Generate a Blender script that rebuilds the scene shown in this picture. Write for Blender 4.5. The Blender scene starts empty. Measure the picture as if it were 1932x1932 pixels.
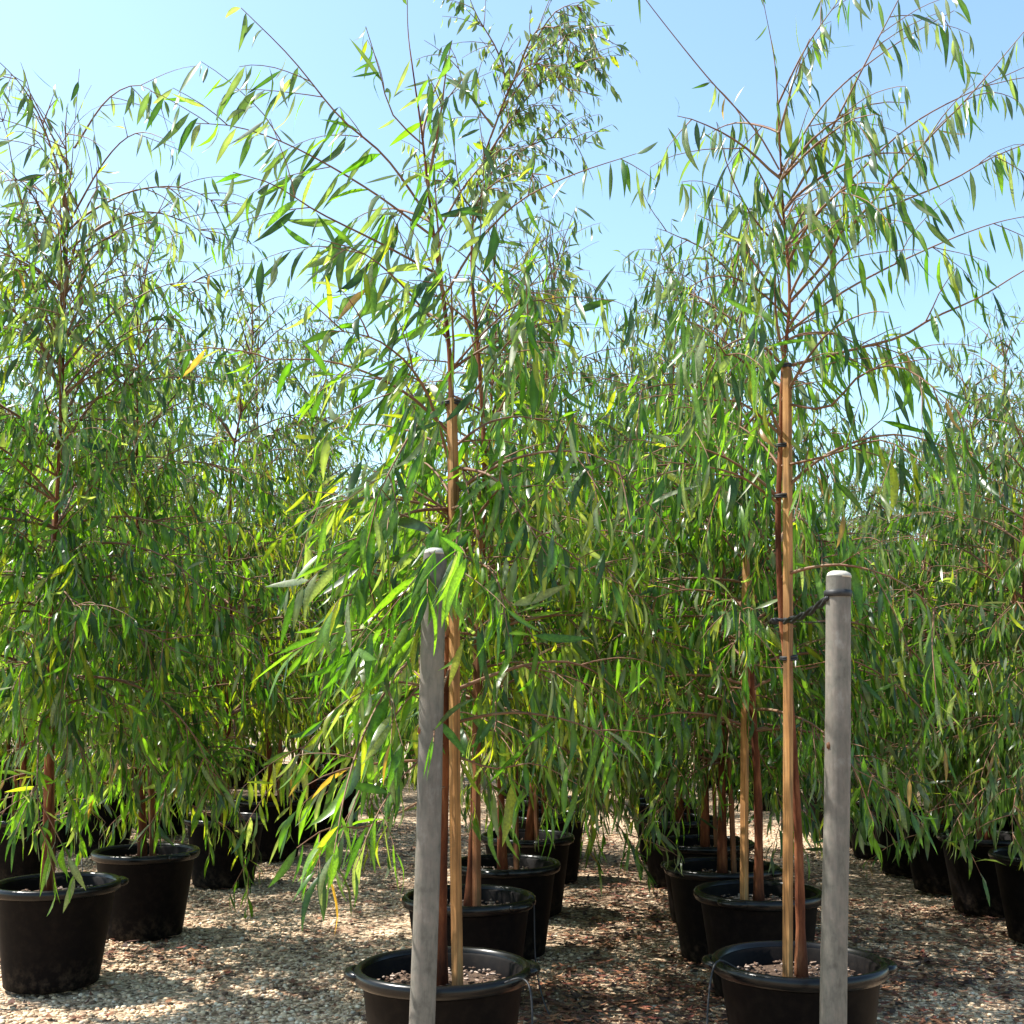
import bpy, math, random
import numpy as np
from mathutils import Vector, Matrix

# ------------------------------------------------------------------ camera, sky, sun, exposure
sc = bpy.context.scene
col = sc.collection
W0, F0, CAM_H, PITCH = 1932.0, 2200.0, 1.18, math.radians(8.4)
cam = bpy.data.cameras.new('camera'); cam.sensor_width = 36.0; cam.lens = 36.0 * F0 / W0
cam.clip_start = 0.05; cam.clip_end = 2000.0
cam_o = bpy.data.objects.new('camera', cam); col.objects.link(cam_o)
cam_o.location = (0, 0, CAM_H); cam_o.rotation_euler = (math.radians(90) + PITCH, 0, 0)
sc.camera = cam_o

SUN_EL = math.radians(57.0)
SUN_AZ = math.atan2(-0.975, 0.2)                # clockwise from +Y: the sun stands to the left, a little behind the trees
sdir = Vector((math.sin(SUN_AZ) * math.cos(SUN_EL), math.cos(SUN_AZ) * math.cos(SUN_EL), math.sin(SUN_EL)))
world = bpy.data.worlds.new('World'); sc.world = world; world.use_nodes = True
wn = world.node_tree.nodes; wl = world.node_tree.links; wn.clear()
sky = wn.new('ShaderNodeTexSky'); sky.sky_type = 'NISHITA'; sky.sun_disc = False
sky.sun_elevation = SUN_EL; sky.sun_rotation = SUN_AZ; sky.altitude = 0
sky.air_density = 1.0; sky.dust_density = 1.2; sky.ozone_density = 1.0
tintn = wn.new('ShaderNodeMix'); tintn.data_type = 'RGBA'; tintn.blend_type = 'MULTIPLY'; tintn.inputs['Factor'].default_value = 1.0
tintn.inputs['B'].default_value = (0.96, 1.065, 1.0, 1)
bg = wn.new('ShaderNodeBackground'); bg.inputs['Strength'].default_value = 0.135
wo = wn.new('ShaderNodeOutputWorld')
wl.new(sky.outputs[0], tintn.inputs['A']); wl.new(tintn.outputs['Result'], bg.inputs['Color']); wl.new(bg.outputs[0], wo.inputs['Surface'])
sun = bpy.data.lights.new('sun', 'SUN'); sun.energy = 5.0; sun.angle = math.radians(0.55); sun.color = (1.0, 0.955, 0.88)
sun_o = bpy.data.objects.new('sun', sun); col.objects.link(sun_o)
sun_o.rotation_euler = (-sdir).to_track_quat('-Z', 'Y').to_euler(); sun_o.location = (-6, 3, 12)
sc.view_settings.view_transform = 'Standard'; sc.view_settings.look = 'None'
sc.view_settings.exposure = 1.25; sc.view_settings.gamma = 1.0; sc.view_settings.use_curve_mapping = False
sc.render.engine = 'CYCLES'
sc.cycles.max_bounces = 5; sc.cycles.diffuse_bounces = 3; sc.cycles.transmission_bounces = 4; sc.cycles.glossy_bounces = 2
sc.cycles.use_denoising = True
sc.render.film_transparent = False

def at(px, py, d):
    """point on the plane Y = d seen at photo position (px, py), 1932-pixel scale"""
    u = (px - W0 / 2) / F0; v = -(py - W0 / 2) / F0
    c, s = math.cos(PITCH), math.sin(PITCH)
    ray = np.array([u, c - v * s, s + v * c])
    return np.array([0, 0, CAM_H]) + ray * (d / ray[1])
def project(P):
    P = np.atleast_2d(P) - np.array([0, 0, CAM_H]); c, s = math.cos(PITCH), math.sin(PITCH)
    dep = P[:, 1] * c + P[:, 2] * s; up = -P[:, 1] * s + P[:, 2] * c
    return W0 / 2 + F0 * P[:, 0] / dep, W0 / 2 - F0 * up / dep, dep

# ------------------------------------------------------------------ helpers
def mesh_np(name, V, F, mat=None, smooth=True, colors=None):
    me = bpy.data.meshes.new(name)
    V = np.asarray(V, dtype=np.float32); F = np.asarray(F, dtype=np.int32)
    k = F.shape[1]
    me.vertices.add(len(V)); me.vertices.foreach_set('co', V.ravel())
    me.loops.add(F.size); me.loops.foreach_set('vertex_index', F.ravel())
    me.polygons.add(len(F)); me.polygons.foreach_set('loop_start', np.arange(0, F.size, k, dtype=np.int32))
    try: me.polygons.foreach_set('loop_total', np.full(len(F), k, dtype=np.int32))
    except Exception: pass
    if smooth: me.polygons.foreach_set('use_smooth', np.ones(len(F), dtype=bool))
    if colors is not None:
        a = me.attributes.new('tint', 'FLOAT_COLOR', 'POINT')
        C = np.ones((len(V), 4), dtype=np.float32); C[:, :3] = colors
        a.data.foreach_set('color', C.ravel())
    me.update(calc_edges=True); me.validate()
    if mat: me.materials.append(mat)
    return me
class MB:
    def __init__(s): s.V = []; s.F = []; s.C = []; s.n = 0
    def add(s, V, F, c=None):
        V = np.asarray(V, float); F = np.asarray(F, int)
        if F.shape[1] == 3: F = np.concatenate([F, F[:, 2:3]], 1)
        s.V.append(V); s.F.append(F + s.n); s.n += len(V)
        if c is not None: s.C.append(np.broadcast_to(np.asarray(c, float), (len(V), 3)))
    def mesh(s, name, mat, smooth=True):
        V = np.concatenate(s.V); F = np.concatenate(s.F)
        tri = F[:, 2] == F[:, 3]
        me = bpy.data.meshes.new(name)
        me.from_pydata(V.tolist(), [], [f[:3] if t else f for f, t in zip(F.tolist(), tri.tolist())])
        if smooth: me.polygons.foreach_set('use_smooth', np.ones(len(F), dtype=bool))
        if s.C:
            a = me.attributes.new('tint', 'FLOAT_COLOR', 'POINT')
            C = np.ones((len(V), 4), dtype=np.float32); C[:, :3] = np.concatenate(s.C); a.data.foreach_set('color', C.ravel())
        me.materials.append(mat); me.update()
        return me
def obj(name, data, parent=None, loc=None):
    o = bpy.data.objects.new(name, data); col.objects.link(o)
    if parent is not None: o.parent = parent
    if loc is not None: o.location = loc
    return o
def tag(o, label=None, cat=None, group=None, kind=None):
    if label: o['label'] = label
    if cat: o['category'] = cat
    if group: o['group'] = group
    if kind: o['kind'] = kind
    return o
def thing(name, loc, label, cat, group=None, rz=0.0, scale=1.0):
    o = obj(name, None, None, loc); o.rotation_euler = (0, 0, rz); o.scale = (scale,) * 3; o.empty_display_size = 0.1
    return tag(o, label, cat, group)
def smooth_path(P, n=4):
    P = np.asarray(P, float)
    if len(P) < 3: return P
    Q = np.vstack([2 * P[0] - P[1], P, 2 * P[-1] - P[-2]]); out = []
    for i in range(1, len(Q) - 2):
        a, b, c, d = Q[i - 1:i + 3]
        for t in np.arange(n) / n:
            out.append(0.5 * (2 * b + (c - a) * t + (2 * a - 5 * b + 4 * c - d) * t * t + (3 * b - a - 3 * c + d) * t ** 3))
    out.append(P[-1]); return np.array(out)
def tube(P, R, n=6, cap=True, profile=None):
    P = np.asarray(P, float); m = len(P); R = np.broadcast_to(np.asarray(R, float), (m,))
    T = np.gradient(P, axis=0); T /= np.linalg.norm(T, axis=1)[:, None] + 1e-12
    ref = np.array([1.0, 0, 0]) if abs(T[0][0]) < 0.8 else np.array([0, 1.0, 0])
    A = np.zeros_like(P); a = ref
    for i in range(m):
        a = a - T[i] * a.dot(T[i]); a /= np.linalg.norm(a) + 1e-12; A[i] = a
    B = np.cross(T, A)
    th = np.arange(n) * 2 * math.pi / n
    pr = np.ones(n) if profile is None else profile
    V = (P[:, None] + R[:, None, None] * (A[:, None] * (np.cos(th) * pr)[None, :, None] + B[:, None] * (np.sin(th) * pr)[None, :, None])).reshape(-1, 3)
    F = []
    for i in range(m - 1):
        for j in range(n):
            F.append((i * n + j, i * n + (j + 1) % n, (i + 1) * n + (j + 1) % n, (i + 1) * n + j))
    if cap:
        V = np.vstack([V, P[0], P[-1]]); c0, c1 = len(V) - 2, len(V) - 1
        for j in range(n):
            F.append((c0, (j + 1) % n, j, j)); F.append((c1, (m - 1) * n + j, (m - 1) * n + (j + 1) % n, (m - 1) * n + (j + 1) % n))
    return V, np.array(F)
def lathe(prof, n=40):
    V, F = [], []
    for r, z in prof:
        for j in range(n):
            a = 2 * math.pi * j / n; q = r * (1 + 0.012 * math.sin(2 * a + 0.7) + 0.005 * math.sin(5 * a + 9 * z)); V.append((q * math.cos(a), q * math.sin(a), z))
    for i in range(len(prof) - 1):
        for j in range(n): F.append((i * n + j, i * n + (j + 1) % n, (i + 1) * n + (j + 1) % n, (i + 1) * n + j))
    return np.array(V), np.array(F)

# ------------------------------------------------------------------ materials
def nmat(name):
    m = bpy.data.materials.new(name); m.use_nodes = True
    nt = m.node_tree; b = nt.nodes['Principled BSDF']
    return m, nt, b
def N(nt, t, **kw):
    n = nt.nodes.new(t)
    for k, v in kw.items(): setattr(n, k, v)
    return n
def ramp(nt, stops, interp='LINEAR'):
    r = N(nt, 'ShaderNodeValToRGB'); r.color_ramp.interpolation = interp
    e = r.color_ramp.elements
    while len(e) < len(stops): e.new(0.5)
    for q, (p, c) in zip(e, stops): q.position = p; q.color = (*c, 1)
    return r
def noise_mat(name, scale, stops, rough=0.8, stretch=(1, 1, 1), bump=0.3, bscale=None, detail=6, spec=0.3, coords='Object', dist=0.003):
    m, nt, b = nmat(name)
    tc = N(nt, 'ShaderNodeTexCoord'); mp = N(nt, 'ShaderNodeMapping'); mp.inputs['Scale'].default_value = stretch
    nt.links.new(tc.outputs[coords], mp.inputs['Vector'])
    no = N(nt, 'ShaderNodeTexNoise'); no.inputs['Scale'].default_value = scale; no.inputs['Detail'].default_value = detail; no.inputs['Roughness'].default_value = 0.65
    nt.links.new(mp.outputs[0], no.inputs['Vector'])
    r = ramp(nt, stops); nt.links.new(no.outputs['Fac'], r.inputs['Fac']); nt.links.new(r.outputs['Color'], b.inputs['Base Color'])
    b.inputs['Roughness'].default_value = rough; b.inputs['Specular IOR Level'].default_value = spec
    n2 = N(nt, 'ShaderNodeTexNoise'); n2.inputs['Scale'].default_value = bscale or scale * 2; n2.inputs['Detail'].default_value = 5
    nt.links.new(mp.outputs[0], n2.inputs['Vector'])
    bp = N(nt, 'ShaderNodeBump'); bp.inputs['Strength'].default_value = bump; bp.inputs['Distance'].default_value = dist
    nt.links.new(n2.outputs['Fac'], bp.inputs['Height']); nt.links.new(bp.outputs[0], b.inputs['Normal'])
    return m
M = {}
M['bark'] = noise_mat('bark', 22, [(0.32, (0.035, 0.013, 0.008)), (0.48, (0.11, 0.034, 0.015)), (0.6, (0.19, 0.07, 0.03)), (0.72, (0.26, 0.13, 0.07))], 0.85, (1, 1, 0.22), 1.0, dist=0.006, spec=0.15)
M['twig'] = noise_mat('twig', 14, [(0.3, (0.11, 0.04, 0.02)), (0.55, (0.19, 0.10, 0.055)), (0.75, (0.16, 0.14, 0.085))], 0.6, (1, 1, 1), 0.1)
M['stake'] = noise_mat('stake_timber', 30, [(0.3, (0.25, 0.105, 0.032)), (0.5, (0.38, 0.185, 0.06)), (0.7, (0.46, 0.27, 0.11))], 0.7, (1, 1, 0.06), 0.4)
M['old_stake'] = noise_mat('old_stake_timber', 30, [(0.3, (0.12, 0.045, 0.018)), (0.5, (0.22, 0.085, 0.03)), (0.7, (0.30, 0.15, 0.06))], 0.7, (1, 1, 0.06), 0.4)
M['post'] = noise_mat('weathered_post_timber', 26, [(0.3, (0.09, 0.083, 0.07)), (0.45, (0.145, 0.135, 0.115)), (0.58, (0.175, 0.152, 0.13)), (0.75, (0.24, 0.23, 0.205))], 0.65, (1, 1, 0.7), 0.5, dist=0.002, spec=0.25)
M['post_end'] = noise_mat('post_end_grain', 40, [(0.3, (0.36, 0.33, 0.28)), (0.7, (0.52, 0.5, 0.44))], 0.85, (1, 1, 1), 0.5)
M['rubber'] = noise_mat('black_rubber', 30, [(0.3, (0.010, 0.010, 0.011)), (0.7, (0.03, 0.03, 0.033))], 0.55, bump=0.15)
M['wire'] = noise_mat('rusty_wire', 30, [(0.3, (0.06, 0.03, 0.02)), (0.7, (0.2, 0.09, 0.04))], 0.6, bump=0.05)
M['pot'] = noise_mat('black_plastic', 5, [(0.3, (0.002, 0.002, 0.0024)), (0.6, (0.0035, 0.003, 0.0035)), (0.85, (0.008, 0.006, 0.005))], 0.26, (1, 1, 0.5), 0.2, 9, spec=0.3)
M['pot_wall'] = noise_mat('matt_black_plastic', 5, [(0.3, (0.0025, 0.002, 0.0025)), (0.6, (0.004, 0.0032, 0.0032)), (0.85, (0.010, 0.006, 0.005))], 0.6, (1, 1, 0.5), 0.2, 9, spec=0.07)
M['soil'] = noise_mat('potting_mix', 60, [(0.3, (0.03, 0.018, 0.012)), (0.55, (0.09, 0.055, 0.035)), (0.8, (0.2, 0.14, 0.1))], 0.95, bump=1.0, dist=0.01)

def add_streaks(m, scale, zs, lo, dark, p0=0.36, p1=0.52):
    """fine dark fibres, checks and stains running along the timber"""
    nt = m.node_tree; b = nt.nodes['Principled BSDF']; src = b.inputs['Base Color'].links[0].from_socket
    tc = N(nt, 'ShaderNodeTexCoord'); mp = N(nt, 'ShaderNodeMapping'); mp.inputs['Scale'].default_value = (1, 1, zs)
    no = N(nt, 'ShaderNodeTexNoise'); no.inputs['Scale'].default_value = scale; no.inputs['Detail'].default_value = 4
    nt.links.new(tc.outputs['Object'], mp.inputs[0]); nt.links.new(mp.outputs[0], no.inputs['Vector'])
    r = ramp(nt, [(p0, (lo,) * 3), (p1, (1, 1, 1))]); nt.links.new(no.outputs['Fac'], r.inputs['Fac'])
    n2 = N(nt, 'ShaderNodeTexNoise'); n2.inputs['Scale'].default_value = 7; n2.inputs['Detail'].default_value = 5
    nt.links.new(tc.outputs['Object'], n2.inputs['Vector'])
    r2 = ramp(nt, [(0.38, (dark,) * 3), (0.6, (1, 1, 1))]); nt.links.new(n2.outputs['Fac'], r2.inputs['Fac'])
    cur = src
    for q in (r, r2):
        mx = N(nt, 'ShaderNodeMix', data_type='RGBA', blend_type='MULTIPLY'); mx.inputs['Factor'].default_value = 1.0
        nt.links.new(cur, mx.inputs['A']); nt.links.new(q.outputs['Color'], mx.inputs['B']); cur = mx.outputs['Result']
    nt.links.new(cur, b.inputs['Base Color'])
add_streaks(M['post'], 150, 0.15, 0.85, 0.75)
add_streaks(M['stake'], 160, 0.03, 0.5, 0.6)
add_streaks(M['old_stake'], 160, 0.03, 0.5, 0.6)
def add_dust(m):
    nt = m.node_tree; b = nt.nodes['Principled BSDF']; src = b.inputs['Base Color'].links[0].from_socket
    tc = N(nt, 'ShaderNodeTexCoord'); sx = N(nt, 'ShaderNodeSeparateXYZ'); nt.links.new(tc.outputs['Object'], sx.inputs[0])
    mr = N(nt, 'ShaderNodeMapRange'); mr.inputs[1].default_value = 0.0; mr.inputs[2].default_value = 0.13; mr.inputs[3].default_value = 0.16; mr.inputs[4].default_value = 0.0
    nt.links.new(sx.outputs['Z'], mr.inputs[0])
    no = N(nt, 'ShaderNodeTexNoise'); no.inputs['Scale'].default_value = 30; no.inputs['Detail'].default_value = 8; no.inputs['Roughness'].default_value = 0.7
    nt.links.new(tc.outputs['Object'], no.inputs['Vector'])
    r = ramp(nt, [(0.45, (0, 0, 0)), (0.7, (1, 1, 1))]); nt.links.new(no.outputs['Fac'], r.inputs['Fac'])
    ad = N(nt, 'ShaderNodeMath', operation='ADD'); ad.inputs[1].default_value = 0.02; nt.links.new(mr.outputs[0], ad.inputs[0])
    mu = N(nt, 'ShaderNodeMath', operation='MULTIPLY'); nt.links.new(ad.outputs[0], mu.inputs[0]); nt.links.new(r.outputs['Color'], mu.inputs[1])
    mx = N(nt, 'ShaderNodeMix', data_type='RGBA'); mx.inputs['B'].default_value = (0.30, 0.22, 0.15, 1)
    nt.links.new(mu.outputs[0], mx.inputs['Factor']); nt.links.new(src, mx.inputs['A']); nt.links.new(mx.outputs['Result'], b.inputs['Base Color'])
add_dust(M['pot_wall'])
def leaf_material():
    m, nt, b = nmat('gum_leaf')
    at_ = N(nt, 'ShaderNodeAttribute', attribute_name='tint')
    tc = N(nt, 'ShaderNodeTexCoord')
    no = N(nt, 'ShaderNodeTexNoise'); no.inputs['Scale'].default_value = 24; no.inputs['Detail'].default_value = 3
    nt.links.new(tc.outputs['Object'], no.inputs['Vector'])
    hs = N(nt, 'ShaderNodeHueSaturation')
    mr = N(nt, 'ShaderNodeMapRange'); mr.inputs[1].default_value = 0.3; mr.inputs[2].default_value = 0.7; mr.inputs[3].default_value = 0.7; mr.inputs[4].default_value = 1.3
    nt.links.new(no.outputs['Fac'], mr.inputs[0]); nt.links.new(mr.outputs[0], hs.inputs['Value'])
    nt.links.new(at_.outputs['Color'], hs.inputs['Color'])
    nt.links.new(hs.outputs[0], b.inputs['Base Color'])
    b.inputs['Roughness'].default_value = 0.33; b.inputs['Specular IOR Level'].default_value = 0.62
    tr = N(nt, 'ShaderNodeBsdfTranslucent')
    mx = N(nt, 'ShaderNodeMix', data_type='RGBA', blend_type='MULTIPLY'); mx.inputs['Factor'].default_value = 1.0
    mx.inputs['B'].default_value = (2.7, 2.9, 0.6, 1)
    nt.links.new(hs.outputs[0], mx.inputs['A']); nt.links.new(mx.outputs['Result'], tr.inputs['Color'])
    ms = N(nt, 'ShaderNodeMixShader'); ms.inputs[0].default_value = 0.48
    nt.links.new(b.outputs[0], ms.inputs[1]); nt.links.new(tr.outputs[0], ms.inputs[2])
    nt.links.new(ms.outputs[0], nt.nodes['Material Output'].inputs['Surface'])
    return m
M['leaf'] = leaf_material()
def tint_material(name, rough, spec=0.3, bscale=60):
    m, nt, b = nmat(name)
    a = N(nt, 'ShaderNodeAttribute', attribute_name='tint')
    tc = N(nt, 'ShaderNodeTexCoord'); no = N(nt, 'ShaderNodeTexNoise'); no.inputs['Scale'].default_value = bscale; no.inputs['Detail'].default_value = 4
    nt.links.new(tc.outputs['Object'], no.inputs['Vector'])
    hs = N(nt, 'ShaderNodeHueSaturation'); mr = N(nt, 'ShaderNodeMapRange')
    mr.inputs[1].default_value = 0.3; mr.inputs[2].default_value = 0.7; mr.inputs[3].default_value = 0.75; mr.inputs[4].default_value = 1.25
    nt.links.new(no.outputs['Fac'], mr.inputs[0]); nt.links.new(mr.outputs[0], hs.inputs['Value']); nt.links.new(a.outputs['Color'], hs.inputs['Color'])
    nt.links.new(hs.outputs[0], b.inputs['Base Color']); b.inputs['Roughness'].default_value = rough; b.inputs['Specular IOR Level'].default_value = spec
    return m
M['pebble'] = tint_material('gravel_stone', 0.85)
M['dead_leaf'] = tint_material('dead_leaf', 0.7)
def ground_material():
    m, nt, b = nmat('gravel_ground')
    tc = N(nt, 'ShaderNodeTexCoord')
    vo = N(nt, 'ShaderNodeTexVoronoi'); vo.inputs['Scale'].default_value = 55
    nt.links.new(tc.outputs['Object'], vo.inputs['Vector'])
    sep = N(nt, 'ShaderNodeSeparateColor'); nt.links.new(vo.outputs['Color'], sep.inputs[0])
    r = ramp(nt, [(0.0, (0.11, 0.072, 0.046)), (0.3, (0.28, 0.195, 0.12)), (0.6, (0.48, 0.355, 0.235)), (0.85, (0.60, 0.475, 0.34)), (1.0, (0.40, 0.26, 0.17))])
    nt.links.new(sep.outputs[0], r.inputs['Fac'])
    no = N(nt, 'ShaderNodeTexNoise'); no.inputs['Scale'].default_value = 1.7; no.inputs['Detail'].default_value = 9; no.inputs['Roughness'].default_value = 0.75
    nt.links.new(tc.outputs['Object'], no.inputs['Vector'])
    r2 = ramp(nt, [(0.52, (0, 0, 0)), (0.66, (1, 1, 1))]); nt.links.new(no.outputs['Fac'], r2.inputs['Fac'])
    mx = N(nt, 'ShaderNodeMix', data_type='RGBA'); mx.inputs['B'].default_value = (0.11, 0.05, 0.03, 1)
    nt.links.new(r2.outputs['Color'], mx.inputs['Factor']); nt.links.new(r.outputs['Color'], mx.inputs['A'])
    nt.links.new(mx.outputs['Result'], b.inputs['Base Color']); b.inputs['Roughness'].default_value = 0.95; b.inputs['Specular IOR Level'].default_value = 0.15
    bp = N(nt, 'ShaderNodeBump'); bp.inputs['Strength'].default_value = 0.9; bp.inputs['Distance'].default_value = 0.012; bp.invert = True
    nt.links.new(vo.outputs['Distance'], bp.inputs['Height']); nt.links.new(bp.outputs[0], b.inputs['Normal'])
    return m
M['ground'] = ground_material()

# ------------------------------------------------------------------ ground
gx = np.concatenate([[-600, -120, -40], np.linspace(-14, 14, 57), [40, 120, 600]])
gy = np.concatenate([[-600, -120, -30], np.linspace(-6, 30, 73), [60, 150, 900]])
GX, GY = np.meshgrid(gx, gy)
def ground_z(x, y):
    f = np.exp(-(np.maximum(np.abs(x) - 9, 0) + np.maximum(np.abs(y - 10) - 14, 0)) ** 2 / 40)
    return f * 0.008 * (np.sin(x * 2.3 + 1.1 * np.sin(y * 1.7)) + np.sin(y * 2.9 + x)) - 0.012
GZ = ground_z(GX, GY)
nx, ny = len(gx), len(gy)
ii, jj = np.meshgrid(np.arange(ny - 1), np.arange(nx - 1), indexing='ij')
GF = np.stack([ii * nx + jj, ii * nx + jj + 1, (ii + 1) * nx + jj + 1, (ii + 1) * nx + jj], -1).reshape(-1, 4)
tag(obj('ground', mesh_np('ground', np.stack([GX, GY, GZ], -1).reshape(-1, 3), GF, M['ground'])), kind='structure')

def value_noise(x, y, s, seed):
    r = np.random.RandomState(seed).rand(64, 64)
    u, v = (x * s) % 64, (y * s) % 64
    i, j = np.floor(u).astype(int), np.floor(v).astype(int); a, b = u - i, v - j
    a, b = a * a * (3 - 2 * a), b * b * (3 - 2 * b); i1, j1 = (i + 1) % 64, (j + 1) % 64; i %= 64; j %= 64
    return (r[i, j] * (1 - a) + r[i1, j] * a) * (1 - b) + (r[i, j1] * (1 - a) + r[i1, j1] * a) * b
def litter_amount(x, y):
    n = 0.5 * value_noise(x + 50, y, 1.3, 1) + 0.3 * value_noise(x + 50, y, 4.1, 2) + 0.2 * value_noise(x + 50, y, 11, 3)
    aisle = np.exp(-((x - 0.38 - 0.02 * y) / 0.34) ** 2) * 0.30          # wind row of leaves between the two near rows
    return n + aisle
def strew(n, rs, y0=3.4, y1=10.5, power=1.6):
    t = rs.rand(n) ** power; y = y0 + (y1 - y0) * t
    x = (rs.rand(n) * 2 - 1) * (0.46 * y + 0.5)
    return x, y
rs = np.random.RandomState(11)
# icosahedron pebbles
ph = (1 + 5 ** 0.5) / 2
IV = np.array([(-1, ph, 0), (1, ph, 0), (-1, -ph, 0), (1, -ph, 0), (0, -1, ph), (0, 1, ph), (0, -1, -ph), (0, 1, -ph), (ph, 0, -1), (ph, 0, 1), (-ph, 0, -1), (-ph, 0, 1)]) / math.sqrt(1 + ph * ph)
IF = np.array([(0, 11, 5), (0, 5, 1), (0, 1, 7), (0, 7, 10), (0, 10, 11), (1, 5, 9), (5, 11, 4), (11, 10, 2), (10, 7, 6), (7, 1, 8), (3, 9, 4), (3, 4, 2), (3, 2, 6), (3, 6, 8), (3, 8, 9), (4, 9, 5), (2, 4, 11), (6, 2, 10), (8, 6, 7), (9, 8, 1)])
NP = 80000
x, y = strew(NP, rs, 3.6, 10.0, 1.5)
keep = rs.rand(NP) > np.clip((litter_amount(x, y) - 0.52) * 4, 0, .8); x, y = x[keep], y[keep]; NP = len(x)
size = 0.0028 + 0.009 * rs.rand(NP) ** 3.4
sxyz = np.stack([size * (0.8 + 0.7 * rs.rand(NP)), size * (0.8 + 0.7 * rs.rand(NP)), size * (0.45 + 0.4 * rs.rand(NP))], -1)
an = rs.rand(NP) * 6.283; ca, sa = np.cos(an), np.sin(an)
V = IV[None] * (1 + 0.28 * (rs.rand(NP, 12, 1) - 0.5)) * sxyz[:, None]
V = np.stack([V[..., 0] * ca[:, None] - V[..., 1] * sa[:, None], V[..., 0] * sa[:, None] + V[..., 1] * ca[:, None], V[..., 2]], -1)
V += np.stack([x, y, ground_z(x, y) + sxyz[:, 2] * 0.55], -1)[:, None]
pal = np.array([(0.64, 0.48, 0.31), (0.56, 0.40, 0.25), (0.70, 0.58, 0.42), (0.30, 0.20, 0.13), (0.54, 0.34, 0.22), (0.12, 0.08, 0.055), (0.60, 0.51, 0.40)])
pc = pal[rs.choice(7, NP, p=[.26, .22, .16, .12, .1, .06, .08])] * (0.8 + 0.4 * rs.rand(NP, 1))
tag(obj('gravel', mesh_np('gravel', V.reshape(-1, 3), (IF[None] + 12 * np.arange(NP)[:, None, None]).reshape(-1, 3), M['pebble'], False, np.repeat(pc, 12, 0))),
    'pale beige gravel covering the nursery ground', 'gravel', kind='stuff')
# fallen leaves
NL = 46000
x, y = strew(NL, rs, 3.5, 12.0, 1.5)
keep = rs.rand(NL) < np.clip((litter_amount(x, y) - 0.45) * 3.8, 0.05, 1); x, y = x[keep], y[keep]; NL = len(x)
ln = 0.02 + 0.055 * rs.rand(NL); wd = ln * (0.10 + 0.12 * rs.rand(NL)); an = rs.rand(NL) * 6.283
T = np.array([0, .3, .3, .7, .7, 1]); S = np.array([0, 1, -1, .85, -.85, 0])
lx = (T[None] - .5) * ln[:, None]; ly = S[None] * wd[:, None] + ln[:, None] * 0.25 * (rs.rand(NL, 1) - .5) * np.sin(T * math.pi)[None]
lz = ln[:, None] * (0.04 + (rs.rand(NL, 1) * 0.5) * (T[None] - .5) ** 2 * 2 + np.abs(S[None]) * 0.08 * rs.rand(NL, 1)) + rs.rand(NL, 1) * 0.012
V = np.stack([lx * np.cos(an)[:, None] - ly * np.sin(an)[:, None] + x[:, None], lx * np.sin(an)[:, None] + ly * np.cos(an)[:, None] + y[:, None], lz + ground_z(x, y)[:, None] + 0.004], -1)
LF = np.array([(0, 2, 1), (1, 2, 3), (2, 4, 3), (3, 4, 5)])
pal = np.array([(0.17, 0.065, 0.035), (0.26, 0.12, 0.06), (0.10, 0.045, 0.03), (0.36, 0.2, 0.11), (0.20, 0.06, 0.04), (0.06, 0.035, 0.03)])
pc = pal[rs.choice(6, NL, p=[.24, .2, .24, .1, .06, .16])] * (0.7 + 0.6 * rs.rand(NL, 1))
tag(obj('leaf_litter', mesh_np('leaf_litter', V.reshape(-1, 3), (LF[None] + 6 * np.arange(NL)[:, None, None]).reshape(-1, 3), M['dead_leaf'], True, np.repeat(pc, 6, 0))),
    'dry reddish brown fallen leaves drifted over the gravel', 'leaf litter', kind='stuff')

# ------------------------------------------------------------------ leaf shapes (unit length along X, sickle bend towards -Y)
NSHAPE = 14
rs = np.random.RandomState(5)
def leaf_shape(i, rich):
    r = np.random.RandomState(100 + i)
    bend = (0.02, .06, .10, .15, .2, .26, -.05, .08, .13, .18, .32, .22, -.1, .05)[i]; curl = r.uniform(-.2, .2); twist = r.uniform(-1.1, 1.1); fold = r.uniform(.12, .35)
    ts = [0.0, 0.07, 0.22, 0.42, 0.64, 0.85, 1.0] if rich else [0.0, 0.1, 0.35, 0.68, 1.0]
    wf = lambda t: 0.0 if t < 0.06 else (max(0.0, math.sin(math.pi * min(1, (t - .05) / .95) ** 0.72)) ** 0.85)
    V, F = [], []
    for t in ts:
        c = np.array([t - 0.3 * bend * bend * t, -bend * t * t, curl * math.sin(t * math.pi)])
        h = wf(t); tw = twist * t
        sv = np.array([bend * t * 1.5, math.cos(tw), math.sin(tw)]); nv = np.array([0, -math.sin(tw), math.cos(tw)])
        if t in (0.0, 1.0): V.append([c])
        elif rich: V.append([c + sv * h + nv * fold * h, c, c - sv * h + nv * fold * h])
        else: V.append([c + sv * h, c - sv * h])
    idx = []; n = 0
    for q in V: idx.append(list(range(n, n + len(q)))); n += len(q)
    for a, b in zip(idx[:-1], idx[1:]):
        if len(a) == 1:
            for k in range(len(b) - 1): F.append((a[0], b[k], b[k + 1]))
        elif len(b) == 1:
            for k in range(len(a) - 1): F.append((a[k], b[0], a[k + 1]))
        else:
            for k in range(len(a) - 1): F.append((a[k], b[k], b[k + 1])); F.append((a[k], b[k + 1], a[k + 1]))
    W = np.array([c for q in V for c in q])
    # sideways extent is stored relative to a half width of 1: split so that width scales apart from the bend
    C = np.array([V[i][len(V[i]) // 2] if len(V[i]) != 2 else (V[i][0] + V[i][1]) / 2 for i in range(len(V)) for _ in V[i]])
    tone = np.array([1.45 if (len(q) == 3 and k == 1) else 0.93 for q in V for k in range(len(q))])   # pale midrib
    tone[-1] = (0.8, 1.0, 1.5)[i % 3]
    return C, W - C, np.array(F), tone
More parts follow.
